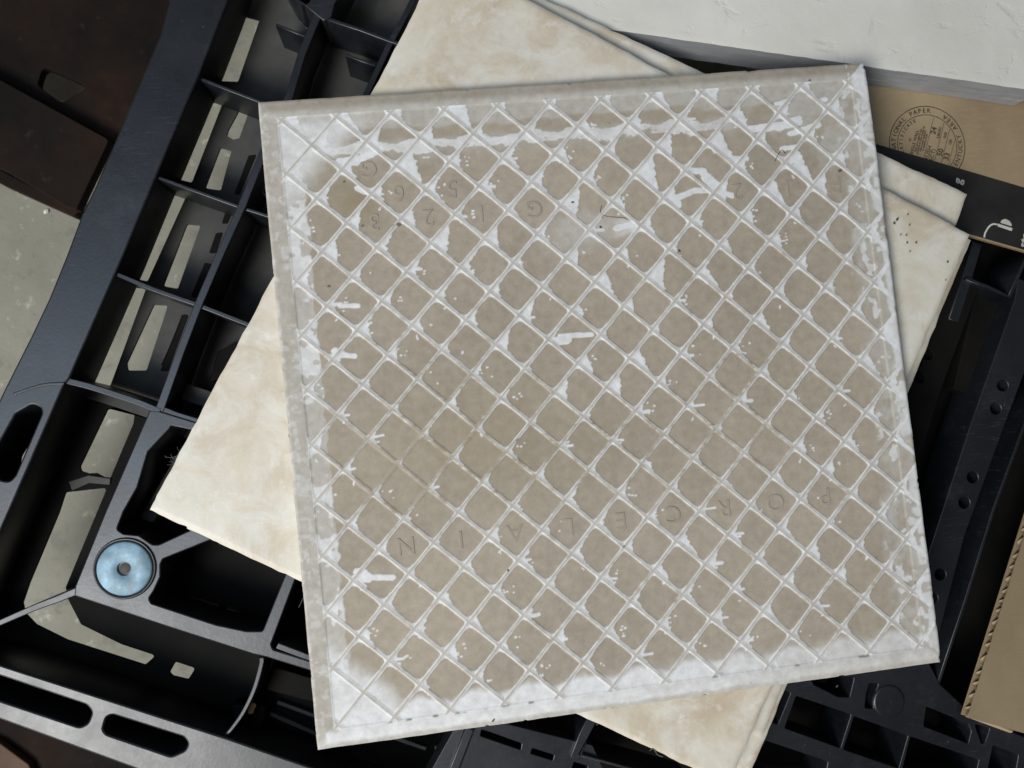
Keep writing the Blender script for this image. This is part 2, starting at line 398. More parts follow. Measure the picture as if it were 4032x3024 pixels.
cor_h = [mm([(-290.0,20.7),(-275.2,23.0),(-273.8,18.8),(-275.6,10.6),(-292.3,-22.3),(-296.2,-19.6),(-299.6,-17.2),(-304.2,-17.0),(-308.2,-15.1),(-308.8,-12.5)]),
         mm([(-318.4,-27.0),(-294.1,-26.9),(-322.7,-83.8),(-321.9,-91.2),(-315.6,-107.1),(-293.1,-122.0),(-273.9,-131.2),(-280.6,-135.9),(-324.3,-115.2),(-341.4,-103.8),(-347.0,-96.4),(-347.9,-90.2),(-343.0,-78.5),(-323.1,-38.7)]),
         mm([(-266.6,-142.3),(-262.5,-136.4),(-251.4,-141.8),(-256.1,-147.9),(-264.9,-144.5)])]
plate('lower_flange', cor_out, cor_h, -.0425, .002, PI, pal, r=.002, hr=.0016, bevel=.0004)
bar('lower_rib', mm([(-314.7,-23.4),(-303.7,-20.4),(-291.5,-23.4)]), .0055, -.041, .005, PLOW, pal, .0005, w1=.004)
for pts in ([(-257.6,4.4),(-275.0,-34.9)], [(-274.5,-49.0),(-284.3,-66.1)], [(-258.2,-95.9),(-234.3,-105.9)], [(-229.0,-108.3),(-206.5,-120.7)],
            [(-258.8,-102.9),(-210.9,-123.0)], [(-203.7,-167.4),(-179.8,-179.9)], [(-208.5,-173.7),(-178.1,-191.9)], [(-134.8,-198.8),(-117.2,-207.6)], [(-111.6,-207.6),(-104.3,-211.4)]):
    bar('lower_rib', mm(pts), .0022, -.038, .006, PLOW, pal, .0005)
plate('lower_web', mm([(-243.6,-5.5),(-234.5,-10.7),(-264.8,-50.5),(-272.6,-46.8)]), [], -.030, .014, PLOW, pal)
plate('lower_web', mm([(-255.1,-64.4),(-191.3,-54.7),(-200.0,-119.4),(-248.3,-99.2)]), [], -.043, .004, PI, pal)
plate('lower_web', mm([(-202.5,-143.7),(-176.1,-155.5),(-177.4,-169.1),(-207.7,-156.8)]), [], -.030, .014, PI, pal)
plate('lower_web', mm([(-218.5,48.4),(-197.0,57.7),(-205.6,38.6),(-225.6,29.2)]), [], -.030, .014, PI, pal)
plate('lower_web', mm([(-237.8,31.0),(-222.0,23.8),(-226.8,15.2),(-241.4,20.9)]), [], -.026, .018, PLOW, pal)
# right-hand part of the deck
plate('dark_backing', mm([(-192.6,-140.5),(-161.0,-173.7),(-174.7,-258.0),(362.7,-400.8),(514.1,102.5),(270.1,154.6),(71.2,168.9),(-78.7,242.7),(-138.7,61.3)]), [], -.055, .004, PI, pal)  # added black sheet below the deck, keeps the gaps above it dark
hole = lambda x: [(x[0], x[1])]
beam_o = mm([(286.0,44.8),(307.8,30.9),(263.3,-47.7),(227.2,-113.3),(197.1,-183.5),(180.5,-181.4),(202.3,-120.6),(217.4,-90.9),(240.3,-45.3),(281.0,30.3)])
bh = [disc(c, .0036, 20) for c in mm([(265.7,-22.4),(259.0,-36.4),(237.7,-77.3),(230.1,-92.3),(208.4,-134.2),(201.3,-147.8)])]
link('drilled_beam', slab_mesh('drilled_beam', fillet(beam_o, .002), bh, -.004, .03, .0006), PL, pal)
beam_l = mm([(251.4,60.6),(262.6,43.1),(225.8,-23.2),(206.2,-65.0),(187.3,-80.3),(204.0,-23.9)])
link('drilled_beam', slab_mesh('drilled_beam', fillet(beam_l, .002), [disc(c, .0034, 20) for c in mm([(221.5,2.0),(214.3,-12.0)])], -.008, .03, .0006), PI, pal)
rib(mm([(293.1,-15.7),(272.7,-53.3),(247.3,-98.8),(221.2,-151.8),(196.4,-200.2)]), 2.0, -.002)
rib(mm([(262.9,69.8),(252.1,46.1),(239.8,21.7)]), 6.5, -.006)
rib(mm([(250.4,47.2),(263.6,41.0),(277.5,33.0)]), 2.2, -.003)
rib(mm([(294.8,61.1),(277.5,33.0)]), 2.2, -.003)
plate('web_panel', mm([(268.2,41.7),(291.3,31.9),(261.6,-29.3),(243.4,-21.4)]), [], -.020, .012, PI, pal)
gp_o = mm([(64.5,-159.9),(188.4,-176.0),(197.3,-199.0),(218.1,-222.5),(260.7,-244.7),(248.0,-290.3),(35.7,-258.6)])
gp_h = [mm([(115.9,-182.9),(143.7,-187.7),(139.3,-199.0),(132.4,-198.0),(118.1,-188.7)]), mm([(106.4,-193.7),(138.9,-209.1),(129.7,-227.9),(96.9,-211.5)]),
        mm([(140.8,-210.5),(172.9,-226.5),(164.5,-244.9),(131.6,-229.0)]), mm([(174.6,-227.3),(216.2,-247.0),(211.8,-257.2),(166.3,-247.4)]),
        mm([(186.9,-211.0),(212.1,-224.7),(213.5,-229.4),(210.5,-236.5),(183.6,-222.5)]), mm([(216.2,-225.3),(225.7,-229.4),(221.5,-237.2),(219.2,-238.6)]),
        mm([(84.7,-217.2),(121.0,-234.6),(114.7,-254.1),(69.4,-236.7)]), mm([(132.5,-240.3),(161.7,-252.8),(155.6,-265.6),(124.3,-258.3)]),
        mm([(152.8,-192.5),(158.6,-193.3),(154.1,-201.0),(153.2,-207.7),(148.0,-206.8),(149.9,-198.7)]), mm([(90.1,-185.2),(103.2,-191.3),(92.9,-208.8),(82.1,-203.2)]),
        mm([(226.3,-239.8),(241.9,-247.6),(236.6,-263.6),(219.2,-258.3)])]
plate('grid_plate', gp_o, gp_h, -.001, .03, PL, pal, r=.002, hr=.0011, bevel=.0005)
bc = mm([(163.4,-204.7)])[0]
lathe('boss', bc, [(.0001, -.0003), (.002, .0002), (.0045, -.0004), (.0085, .0001), (.0098, -.0003), (.0102, -.002)], PL, pal, 40)
sp_o = mm([(-92.4,-177.6),(-18.9,-206.5),(-8.5,-237.4),(-109.9,-243.5),(-123.5,-220.6)])
sp_h = [mm([(-82.7,-188.5),(-77.6,-190.8),(-60.3,-199.6),(-61.2,-203.2),(-83.9,-192.0)]), mm([(-54.4,-203.1),(-42.1,-208.8),(-43.3,-211.8),(-55.8,-206.1)]),
        mm([(-30.9,-214.4),(-23.0,-217.9),(-24.7,-220.9),(-32.4,-217.9)])]
plate('slotted_plate', sp_o, sp_h, -.004, .02, PL, pal, r=.002, hr=.0006, bevel=.0004)
rib(mm([(-89.4,-185.9),(-95.1,-196.9),(-102.7,-211.5)]), 5.0, -.001)
rib(mm([(-16.3,-188.0),(-23.8,-199.0),(-30.4,-211.3)]), 6.0, -.001)
rib(mm([(-15.2,-190.8),(-28.0,-209.5),(37.9,-237.1)]), 1.6, -.001)
# feet of the pallet
for cx, cy in ((-.02, -.14), (.25, -.17), (.06, .16), (.33, .2), (-.03, .4)):
    plate('foot', [(cx - .05, cy - .05), (cx + .05, cy - .05), (cx + .05, cy + .05), (cx - .05, cy + .05)], [], -.0592, .0905, PI, pal, r=.012)
# washer set in the corner bracket
wc = mm([(-272.0,-71.7)])[0]
lathe('washer_seat', wc, [(0.00394, -.0004), (0.01568, -.0004), (0.01628, .0006), (0.01688, .0002), (0.01748, -.0015)], PL, pal, 64)
wa = lathe('washer', wc, [(0.00386, -.0035), (0.00386, .0006), (0.00420, .0010), (0.00857, .00125), (0.01414, .0010), (0.01491, .0004), (0.01508, -.0004)], ZINC, pal, 72, 'blue tinged zinc washer round a recessed pin')
lathe('pin', wc, [(0.00009, -.0006), (0.00291, -.0006), (0.00326, -.0010), (0.00326, -.004)], PLOW, wa, 32)

# ================================================================== rusty steel under and beside the pallet
rb = empty('steel_beam', (-0.33, 0.2, ZF), 'dark rusty steel beam lying on the floor left of the pallet', 'beam')
plate('flange', mm([(-391.0,272.1),(-357.3,251.0),(-290.4,205.0),(-315.2,159.3),(-319.6,160.3),(-361.6,191.2),(-395.1,213.2)]), [], -.085, .010, RUST, rb, r=.003)
plate('web', mm([(-393.6,355.3),(-207.5,346.2),(-264.9,228.9),(-295.1,201.5),(-399.7,267.3)]), [mm([(-335.3,265.5),(-305.8,249.2),(-325.1,238.6),(-340.3,252.7)])], -.100, .008, RUST, rb, r=.004)
plate('lower_flange', mm([(-421.6,231.3),(-385.2,207.4),(-333.1,173.2),(-336.7,169.1),(-385.9,197.6),(-422.2,222.8)]), [], -.135, .0148, RUST, rb, r=.002)
rb2 = empty('steel_plate', (-0.3, -0.26, ZF), 'dark brown steel plate on the floor in front of the pallet rim', 'plate')
plate('plate_body', mm([(-522.7,-109.5),(-436.9,-158.3),(-319.1,-218.9),(-197.8,-284.5),(-234.0,-330.0),(-503.7,-272.3)]), [], -.125, .0248, RUST, rb2, r=.004)
link('flat_bar', slab_mesh('flat_bar', fillet(mm([(-448.6,-168.5),(-405.8,-193.3),(-388.4,-210.0),(-384.1,-225.5),(-392.3,-255.2),(-453.0,-233.9)]), .003), [], -.118, .0068, .0006), mat_flat('brown_rust', (.085, .052, .034), .75, .25, .35, 30), rb2)

# ================================================================== beige tiles
def grid_tile(name, c, ang, size, zt, th, mat, side, parent=None, seed=0, relief=.00016, ragged=.0004, N=90, tilt=0.0, roll=.0011, inset=.996):
    """square tile lying face up: slightly uneven face, worn arris, plain sides and bottom (two parts)"""
    q = np.random.RandomState(seed)
    s = np.linspace(-1, 1, N + 1); s = np.sign(s) * (1 - (1 - np.abs(s)) ** 1.25)
    X, Y = np.meshgrid(s * size / 2, s * size / 2, indexing='ij')
    d = size / 2 - np.maximum(np.abs(X), np.abs(Y))
    def fb(sc, amp):
        out = np.zeros_like(X)
        for o in range(4):
            k = sc * 2 ** o; G = q.rand(64, 64); u = (X * k + 31.7) % 64; v = (Y * k + 17.3) % 64
            i = u.astype(int); j = v.astype(int); fu = u - i; fv = v - j; fu = fu * fu * (3 - 2 * fu); fv = fv * fv * (3 - 2 * fv)
            i1 = (i + 1) % 64; j1 = (j + 1) % 64
            out += amp / 2 ** o * ((G[i, j] * (1 - fu) + G[i1, j] * fu) * (1 - fv) + (G[i, j1] * (1 - fu) + G[i1, j1] * fu) * fv - .5)
        return out
    Z = fb(60, relief * 2) - roll * np.clip(1 - d / .0022, 0, 1) ** 2 - tilt * Y
    rg = fb(140, ragged * 2); m = np.clip(1 - d / .004, 0, 1)
    L = np.maximum(np.abs(X), np.abs(Y)) + 1e-9
    X2 = X + np.where(np.abs(X) >= np.abs(Y), np.sign(X), 0) * rg * m; Y2 = Y + np.where(np.abs(Y) > np.abs(X), np.sign(Y), 0) * rg * m
    ca, sa = math.cos(ang), math.sin(ang)
    def wv(x, y, z): return np.stack([c[0] + x * ca - y * sa, c[1] + x * sa + y * ca, z], -1)
    V = wv(X2, Y2, zt + Z).reshape(-1, 3)
    idx = np.arange((N + 1) ** 2).reshape(N + 1, N + 1)
    F = np.stack([idx[:-1, :-1], idx[1:, :-1], idx[1:, 1:], idx[:-1, 1:]], -1).reshape(-1, 4)
    me = bpy.data.meshes.new('glazed_face'); me.from_pydata(V.tolist(), [], F.tolist())
    for p in me.polygons: p.use_smooth = True
    root = parent
    link('glazed_face', me, mat, root)
    loop = [idx[i, 0] for i in range(N)] + [idx[N, j] for j in range(N)] + [idx[i, N] for i in range(N, 0, -1)] + [idx[0, j] for j in range(N, 0, -1)]
    top = V[loop]; n = len(top)
    cen = np.array([c[0], c[1], 0]); low = top.copy(); low[:, 2] -= th - .0012; bot = low.copy(); bot[:, 2] -= .0006
    bot[:, :2] = cen[:2] + (bot[:, :2] - cen[:2]) * inset
    VV = np.concatenate([top, low, bot]).tolist() + [[c[0], c[1], zt - th]]
    FF = []
    for k in range(n):
        k1 = (k + 1) % n
        FF += [(k1, k, n + k, n + k1), (n + k1, n + k, 2 * n + k, 2 * n + k1), (2 * n + k1, 2 * n + k, 3 * n)]
    me = bpy.data.meshes.new('clay_body'); me.from_pydata(VV, [], FF)
    link('clay_body', me, side, root)

GB = 'beige tiles stacked under the upturned tile'
def beige(c, rot, zt, th, seed, label, size=.335, tilt=0.0):
    r = empty('beige_tile', (c[0], c[1], zt - th), label, 'floor tile', GB)
    grid_tile('beige_tile', c, math.radians(rot), size, zt, th, mat_glaze(seed), SIDE, r, seed, tilt=tilt)
beige((-.0083, .0144), -32.3, .0452, .0088, 1, 'cream mottled floor tile directly beneath the upturned tile, topmost of the beige stack', .3368, .010)
beige((.0042, .0266), -28.9, .0350, .0074, 2, 'cream tile whose corner sticks out highest, overlapping the white tiles')
beige((.0034, .0075), -30.8, .0274, .0086, 3, 'cream tile showing as a narrow strip along the lower right side of the stack', .3385)
beige((.0040, .0060), -30.6, .0186, .0074, 4, 'second lowest cream tile of the beige stack, its edge just showing')
beige((.0030, .0066), -30.3, .0110, .0072, 5, 'lowest cream tile of the beige stack, almost hidden')

# ================================================================== white tiles on the carton
GW = 'white tiles stacked on the flattened carton'
def white(lr, rot, zt, th, seed, label):
    a = math.radians(rot); h = .3335 / 2
    c = (lr[0] - h * math.cos(a) - h * math.sin(a), lr[1] - h * math.sin(a) + h * math.cos(a))
    r = empty('white_tile', (c[0], c[1], zt - th), label, 'floor tile', GW)
    grid_tile('white_tile', c, a, .3335, zt, th, WHITE, GREY, r, seed, .0003, .00018, roll=.0002, inset=1.0)
white((.3000, .1512), -11.7, .0277, .00803, 11, 'rough white tile with grey sides, topmost of the white stack')
white((.2998, .15165), -11.7, .01965, .00805, 12, 'white tile in the middle of the white stack, only its grey side showing')
white((.2927, .15345), -11.75, .0116, .0080, 13, 'lowest white tile of the white stack, lying on the carton')

# ================================================================== flattened carton with black band
ct = empty('flattened_carton', (.28, .09, .0), 'flattened brown carton with a round maker stamp and black printed band under the white tiles', 'cardboard')
zc = .0035
plate('board', mm([(179.2,208.1),(368.3,166.2),(348.8,37.3),(251.3,73.2),(174.4,100.8)]), [], zc, .0033, KRAFT, ct, r=.001, bevel=.0003)
link('printed_band', slab_mesh('printed_band', mm([(175.4,143.7),(197.7,135.6),(292.0,100.7),(353.9,78.1),(348.0,38.5),(251.4,74.0),(175.9,101.2)]), [], zc + .00012, .0002, .00003), INK, ct)
sc_ = mm([(231.3,132.3)])[0]; a0 = mm([(231.3,132.3),(240.6,155.4)]); up = Vector(a0[1]) - Vector(a0[0]); ta = math.atan2(up.y, up.x)   # text runs this way
zs = zc + .00006
def ring(r0, r1):
    me = slab_mesh('stamp_ring', disc(sc_, r1, 90), [disc(sc_, r0, 90)], zs, .0001, .00002); return link('stamp_ring', me, STAMP, ct)
k = .000306
ring(80.5 * k, 82.3 * k); ring(63 * k, 64.5 * k)
def arc_text(s, r, a_mid, step, size, top=True):
    n = len(s)
    for i, ch in enumerate(s):
        if ch == ' ': continue
        off = (i - (n - 1) / 2) * step
        a = a_mid - off if top else a_mid + off
        rot = a - math.pi / 2 if top else a + math.pi / 2
        text('stamp_letter', ch, (sc_[0] + r * math.cos(a), sc_[1] + r * math.sin(a)), size, rot, zs, .0001, STAMP, ct, .00006)
au = ta + math.pi / 2      # top of the seal
arc_text('INTERNATIONAL PAPER', 72 * k, au - .12, .138, .0040)
arc_text('KENTUCKY AREA', 72 * k, au + math.pi + .42, .140, .0040, False)
arc_text('CERTIFICATE', 56 * k, au - .05, .15, .0030)
def st(dx, dy, s, size, bold=.00005):
    t = Vector((math.cos(ta), math.sin(ta))); n_ = Vector((math.sin(ta), -math.cos(ta)))
    p = Vector(sc_) + t * dy * k + n_ * dx * k
    text('stamp_letter', s, p, size, ta, zs, .0001, STAMP, ct, bold)
def sl(dx, y0, y1, wd=1.1):
    t = Vector((math.cos(ta), math.sin(ta))); n_ = Vector((math.sin(ta), -math.cos(ta)))
    p = [tuple(Vector(sc_) + t * y * k + n_ * dx * k) for y in (y0, y1)]
    link('stamp_line', slab_mesh('stamp_line', strip(p, wd * k), [], zs, .0001, .00002), STAMP, ct)
st(-38, 0, 'ID', .0022); st(-28, -4, 'SINGLE WALL', .0028); st(-21, 4, 'THIS BOX MEETS ALL', .0017); st(-16, 6, 'CONSTRUCTION RULES OF', .0015); st(-11, 6, 'APPLICABLE FREIGHT', .0015); st(-6, 4, 'CLASSIFICATION', .0015)
sl(-1, -40, 60); st(6, -20, 'CRUSH', .0040); st(6, 34, '24', .0046, .00012); st(16, -32, 'TEST (ECT)', .0036); st(18, 33, 'LBS/IN', .0026)
sl(23, -52, 56); st(31, -6, '50', .0050, .00012); st(31, -38, 'LT', .003); st(32, 32, 'SIZE', .0022); sl(38, -50, 47); st(46, -10, '33', .0050, .00012); st(46, -38, 'WT', .003); st(46, 22, 'LBS', .0022); sl(54, -36, 30, .8)
zb = zc + .00018
gp = mm([(248.4,108.2)])[0]; text('letter', 'g', gp, .0078, ta, zb, .0001, PAPERWHITE, ct, .00018)
gp = mm([(285.6,62.9)])[0]; text('letter', 'stor', gp, .0078, ta, zb, .0001, PAPERWHITE, ct, .00018, 'LEFT')
link('lamp_icon', slab_mesh('lamp_icon', strip(smooth_curve(mm([(260.9,71.2),(261.9,74.0),(264.9,77.6),(267.9,79.1),(270.7,78.6)])), .0010), [], zb, .0001, .00002), PAPERWHITE, ct)
link('lamp_icon', slab_mesh('lamp_icon', fillet(mm([(271.1,79.2),(280.5,75.4),(279.7,73.7),(270.8,77.4)]), .0004), [], zb, .0001, .00002), PAPERWHITE, ct)
link('lamp_icon', slab_mesh('lamp_icon', fillet(mm([(272.7,79.6),(274.2,81.3),(276.7,81.7),(279.0,80.3),(280.3,78.1),(280.1,76.7)]), .0008), [], zb, .0001, .00002), PAPERWHITE, ct)

# ================================================================== corrugated sheet at the right
cs = empty('corrugated_sheet', (.29, -.14, .0), 'brown corrugated cardboard sheet with its open fluted edge facing the tile', 'cardboard')
E0, E1, E2, E3 = mm([(206.3,-217.3),(278.7,-72.3),(342.9,-96.6),(274.3,-244.7)])
mid = lambda a, b, t: (a[0] + (b[0] - a[0]) * t, a[1] + (b[1] - a[1]) * t)
q = random.Random(5)
edge = [mid(E0, E1, i / 40) for i in range(41)]
edge = [(x + q.uniform(-.0003, .0003), y + q.uniform(-.0003, .0003)) for x, y in edge]
link('top_liner', slab_mesh('top_liner', edge + [E2, E3], [], .0086, .0007, .00012), KRAFT2, cs)
link('bottom_liner', slab_mesh('bottom_liner', [E0, E1, E2, E3], [], .0026, .0007, .00012), KRAFT2, cs)
eV = Vector((E1[0] - E0[0], E1[1] - E0[1])); eL = eV.length; eV.normalize(); eN = Vector((eV.y, -eV.x))
vs, fs = [], []
nn = int(eL / .00042)
for i in range(nn + 1):
    d = eL * i / nn; z = .0052 + .0022 * math.sin(2 * math.pi * (d + .0012 * math.sin(d * 90) + .0007 * math.sin(d * 260)) / .0074)
    b = Vector(E0) + eV * d + eN * .0006
    for dep, dz in ((0, .0002), (0, -.0002), (.03, .0002), (.03, -.0002)): 
        p = b + eN * dep; vs.append((p.x, p.y, z + dz))
for i in range(nn):
    a = i * 4; b = a + 4
    fs += [(a, b, b + 1, a + 1), (a, a + 2, b + 2, b), (a + 1, b + 1, b + 3, a + 3)]
me = bpy.data.meshes.new('fluting'); me.from_pydata(vs, [], fs)
for p in me.polygons: p.use_smooth = True
link('fluting', me, KRAFT, cs)

# ================================================================== THE UPTURNED TILE
ZT = .0556; HS = .1665; TH = .0080
tl = empty('upturned_tile', (0, 0, ZT - TH), 'square floor tile lying face down, its waffle ridged back smeared with white powder', 'floor tile')
N = 740
ax = np.linspace(-HS, HS, N + 1) * 1000
X, Y = np.meshgrid(ax, ax, indexing='ij')
rs = np.random.RandomState(3)
_lat = {}
def vn(x, y, sc, seed):
    """smooth value noise, 0..1, sc = size of a feature in mm"""
    if seed not in _lat: _lat[seed] = np.random.RandomState(seed).rand(256, 256)
    G = _lat[seed]; u = (x / sc + 97.3) % 256; v = (y / sc + 61.9) % 256
    i = np.floor(u).astype(int) % 256; j = np.floor(v).astype(int) % 256; fu = u - np.floor(u); fv = v - np.floor(v)
    fu = fu * fu * (3 - 2 * fu); fv = fv * fv * (3 - 2 * fv); i1 = (i + 1) % 256; j1 = (j + 1) % 256
    return (G[i, j] * (1 - fu) + G[i1, j] * fu) * (1 - fv) + (G[i, j1] * (1 - fu) + G[i1, j1] * fu) * fv
def fbm(x, y, sc, seed, o=3):
    t = 0; a = 1; s = 0
    for k in range(o): t = t + a * vn(x, y, sc / 2 ** k, seed + k * 31); s += a; a *= .55
    return t / s
def ss(a, b, x): t = np.clip((x - a) / (b - a), 0, 1); return t * t * (3 - 2 * t)

PITCH = 28.2; Y0 = .3; CELL = PITCH / math.sqrt(2)
wob = (fbm(X, Y, 9, 5) - .5) * .5
A = (X + Y - Y0) / PITCH; B = (X - Y + Y0) / PITCH
am = np.floor(A).astype(int); bn = np.floor(B).astype(int)
P_ = (A - am) * CELL; Q_ = (B - bn) * CELL                  # mm from the cell's left corner along both sides
dA = np.minimum(P_, CELL - P_) + wob; dB = np.minimum(Q_, CELL - Q_) - wob
inner = 157.4
edge = np.maximum(np.abs(X), np.abs(Y))
dF = inner - edge                                            # >0 inside the frame
hr = lambda d: 1 - ss(.5, 1.55, d)
ridge = np.maximum(hr(dA), hr(dB)); frame = 1 - ss(0, 1.1, dF)
raised = np.maximum(ridge, frame)
RH = .45
Z = -RH * (1 - raised)
# frame: flat on left/right, sloping away at top and bottom
dd = 166.5 - edge
slope_tb = ss(0, 8.0, np.abs(Y) - 158.5)
roll = np.clip(1 - dd / 1.6, 0, 1) ** 2
Z = Z - 1.3 * slope_tb ** 1.2 - .6 * roll
Z = Z + (fbm(X, Y, 5, 15) - .5) * .10 + (fbm(X, Y, 40, 25) - .5) * .25

# ---- where the white powder lies
ncell = 40
rc = rs.rand(ncell, ncell, 8)
ci = am + 20; cj = bn + 20
rk = lambda k: rc[ci, cj, k]
low = np.exp(-(((X + 112) / 48) ** 2 + ((Y + 28) / 40) ** 2)) + .75 * np.exp(-(((X - 66) / 40) ** 2 + ((Y + 30) / 24) ** 2)) + .55 * np.exp(-(((X + 20) / 55) ** 2 + ((Y + 30) / 22) ** 2))
amt = np.clip(1.12 - .95 * low, .1, 1.2) * (.86 + .34 * ss(0, 140, Y)) * (.75 + .5 * fbm(X, Y, 45, 77))
ragg = .55 * (fbm(X, Y, 2.6, 101, 3) - .5) + .75 * (fbm(X * .38, Y, 1.5, 103, 2) - .5)
p1 = np.maximum(P_ - .9, 0.02); q1 = np.maximum(Q_ - .9, 0.02); p2 = np.maximum(CELL - P_ - .9, .02); q2 = np.maximum(CELL - Q_ - .9, .02)
K = (1.8 + 8.0 * rk(0) ** 1.5) * amt
left = K * (1 + 1.7 * ragg) - p1 * q1 - .05 * (p1 + q1) ** 2        # hyperbolic fillet in the left corner
R = (2.6 + 6.2 * rk(1) ** 1.3) * amt
left2 = R - (p1 * (1.35 + .6 * np.sin(6.3 * rk(2))) + q1 * (.95 + .45 * np.cos(9 * rk(4)))) + 3.2 * ragg
lowk = (.9 + 1.5 * rk(3)) * amt
top = lowk - p2 * q1 * 1.1 + 1.2 * ragg; bot = lowk - p1 * q2 * 1.1 + 1.2 * ragg; rgt = lowk * .6 - p2 * q2 * 1.4 + .8 * ragg
sd = np.maximum.reduce([left * .6, left2, top * .5 - .25, bot * .5 - .25, rgt * .5 - .3])
# powder hugging the ridge flanks
fl = np.maximum(1.1 * amt * (fbm(X, Y, 9, 131) - .36) - np.abs(P_ - 1.15), .95 * amt * (fbm(X, Y, 9, 141) - .36) - np.abs(Q_ - 1.15)) * .9
sd = np.maximum(sd, fl - .12)
soft = .11 + .28 * fbm(X, Y, 30, 113, 2) ** 2
pw = ss(-soft, soft, sd)
def capsule(x0, y0, x1, y1, r, rag=.35):
    """a streak of thick powder between two points (mm), painted into a window"""
    m = r + 2; i0, i1 = np.searchsorted(ax, [min(x0, x1) - m, max(x0, x1) + m]); j0, j1 = np.searchsorted(ax, [min(y0, y1) - m, max(y0, y1) + m])
    if i1 <= i0 or j1 <= j0: return
    x = X[i0:i1, j0:j1]; y = Y[i0:i1, j0:j1]; vx, vy = x1 - x0, y1 - y0; L2 = vx * vx + vy * vy + 1e-9
    t = np.clip(((x - x0) * vx + (y - y0) * vy) / L2, 0, 1)
    d = np.hypot(x - x0 - t * vx, y - y0 - t * vy) + ragg[i0:i1, j0:j1] * rag * r * 2
    pw[i0:i1, j0:j1] = np.maximum(pw[i0:i1, j0:j1], ss(.25, -.25, d - r))
for m in range(-12, 12):
    for n_ in range(-12, 12):
        x = PITCH / 2 * (m + n_); y = PITCH / 2 * (m - n_) + Y0              # left corner of the cell
        if max(abs(x + 10), abs(y)) > 150: continue
        a_ = float(np.interp(x, ax, amt[:, np.searchsorted(ax, y) % N])) if abs(y) < 160 else .5
        if rnd.random() < .20 * a_:                                    # a runny finger pointing right
            L = rnd.uniform(2.5, 6.5); yy = y + rnd.uniform(-1.6, .8); capsule(x + 2.5, yy, x + 3 + L, yy + rnd.uniform(-.5, .5), rnd.uniform(.5, .95))
            if rnd.random() < .3: capsule(x + 3.5, yy - rnd.uniform(1.2, 3), x + 2 + L * rnd.uniform(.3, .9), yy - rnd.uniform(1.5, 3.5), rnd.uniform(.35, .8))
        if rnd.random() < .33 * a_:                                    # splashed drops
            for _ in range(rnd.randint(1, 5)):
                px = x + rnd.uniform(4, 11); py = y + rnd.uniform(-3.6, 3.6); capsule(px, py, px + rnd.uniform(0, .8), py, rnd.uniform(.32, .6), .1)
        if rnd.random() < .25 * a_:
            px = x + rnd.uniform(2, 6); py = y - rnd.uniform(4, 9)
            for _ in range(rnd.randint(1, 3)): capsule(px + rnd.uniform(-1, 1), py + rnd.uniform(-1.4, 1.4), px, py, .4, .1)
# particular streaks that the photo shows
for c in ((-134.6, -83.8, -121, -85.3, 1.5), (-138, -81, -133, -84, 2.6), (-137, 30.9, -129.5, 29.5, 1.4), (-139, 33, -136, 31, 2), (-134.5, 56.2, -125, 55.4, 1.2),
          (-21.7, 29.6, -4.8, 29.0, 1.3), (-24, 27, -18, 27, 2.4), (48, 97.6, 60, 101.6, 1.6), (60, 101.6, 72, 101.0, 1.6), (72, 101, 81, 97.3, 1.5), (47, 97, 50, 95, 2.4),
          (15, 84.6, 24.6, 86, 1.7), (24.6, 86, 27, 85.6, 2.2), (84, 118, 92, 117, 1.2), (56, 113, 67, 112, 1.6), (112, 121, 120, 121.5, 1.3), (112, 146, 119, 147.5, 1.2), (136, 146, 141, 147, 1.2),
          (95, 133, 112, 134, 2.2), (112, 133.6, 124, 136, 2.4), (118, 129, 135, 133, 1.6), (68, 108, 74, 101, 3.0), (66, 112, 70, 104, 2.2), (-120, 117, -108, 110, 1.3), (-128, 131, -118, 132, 2.2), (-119, 131, -106, 137, 2.0)):
    capsule(*c)
# ---- films: thin grey-white veil
nz = fbm(X, Y, 16, 201, 4) - .5; nz2 = fbm(X, Y, 6, 211, 3) - .5
crest0 = np.maximum(1 - ss(.4, 1.1, dA), 1 - ss(.4, 1.1, dB))
film = ridge * np.clip(.44 * amt + .9 * nz2 + 1.0 * ragg + .06, 0, .75)
arc = 1.6 * np.cos((X - 14.1) / PITCH * 2 * math.pi)
# top border: veil on the outer pads, bare crescents, then a white line
topm = ss(146.0, 148.5, Y + 6 * nz + .4 * arc); film = np.maximum(film, .62 * topm * (1 + .5 * nz2))
line = ss(134.2, 135.2, Y + 9 * nz + 5 * ragg) * (1 - ss(140, 140.8, Y + 4 * nz + 2.5 * ragg + .9 * arc)) * (1 - ss(60, 100, X)) * np.clip(1.0 + 1.4 * nz, .2, 1)
pw = np.maximum(pw, line * .85)
film = np.maximum(film, .4 * ss(126, 137, Y + 8 * nz) * (1 - ss(139, 143, Y)) * ss(.42, .6, fbm(X, Y, 22, 231)))
tlc = ss(258, 274, -X + Y + 14 * nz); pw = np.maximum(pw, .72 * tlc * (1 - .6 * ss(150, 156, Y)))
# bottom border: heavy white
bb = -148.5 - 1.2 * arc; pw = np.maximum(pw, ss(1.8, -2.2, Y - bb + 3 * nz2) * (1 - .45 * ss(20, 110, X)))
film = np.maximum(film, .7 * ss(6, -2, Y - bb + 4 * nz) * ss(-120, 80, X + 20 * nz))
blc = ss(262, 280, -X - Y + 10 * nz); pw = np.maximum(pw, blc * .9)
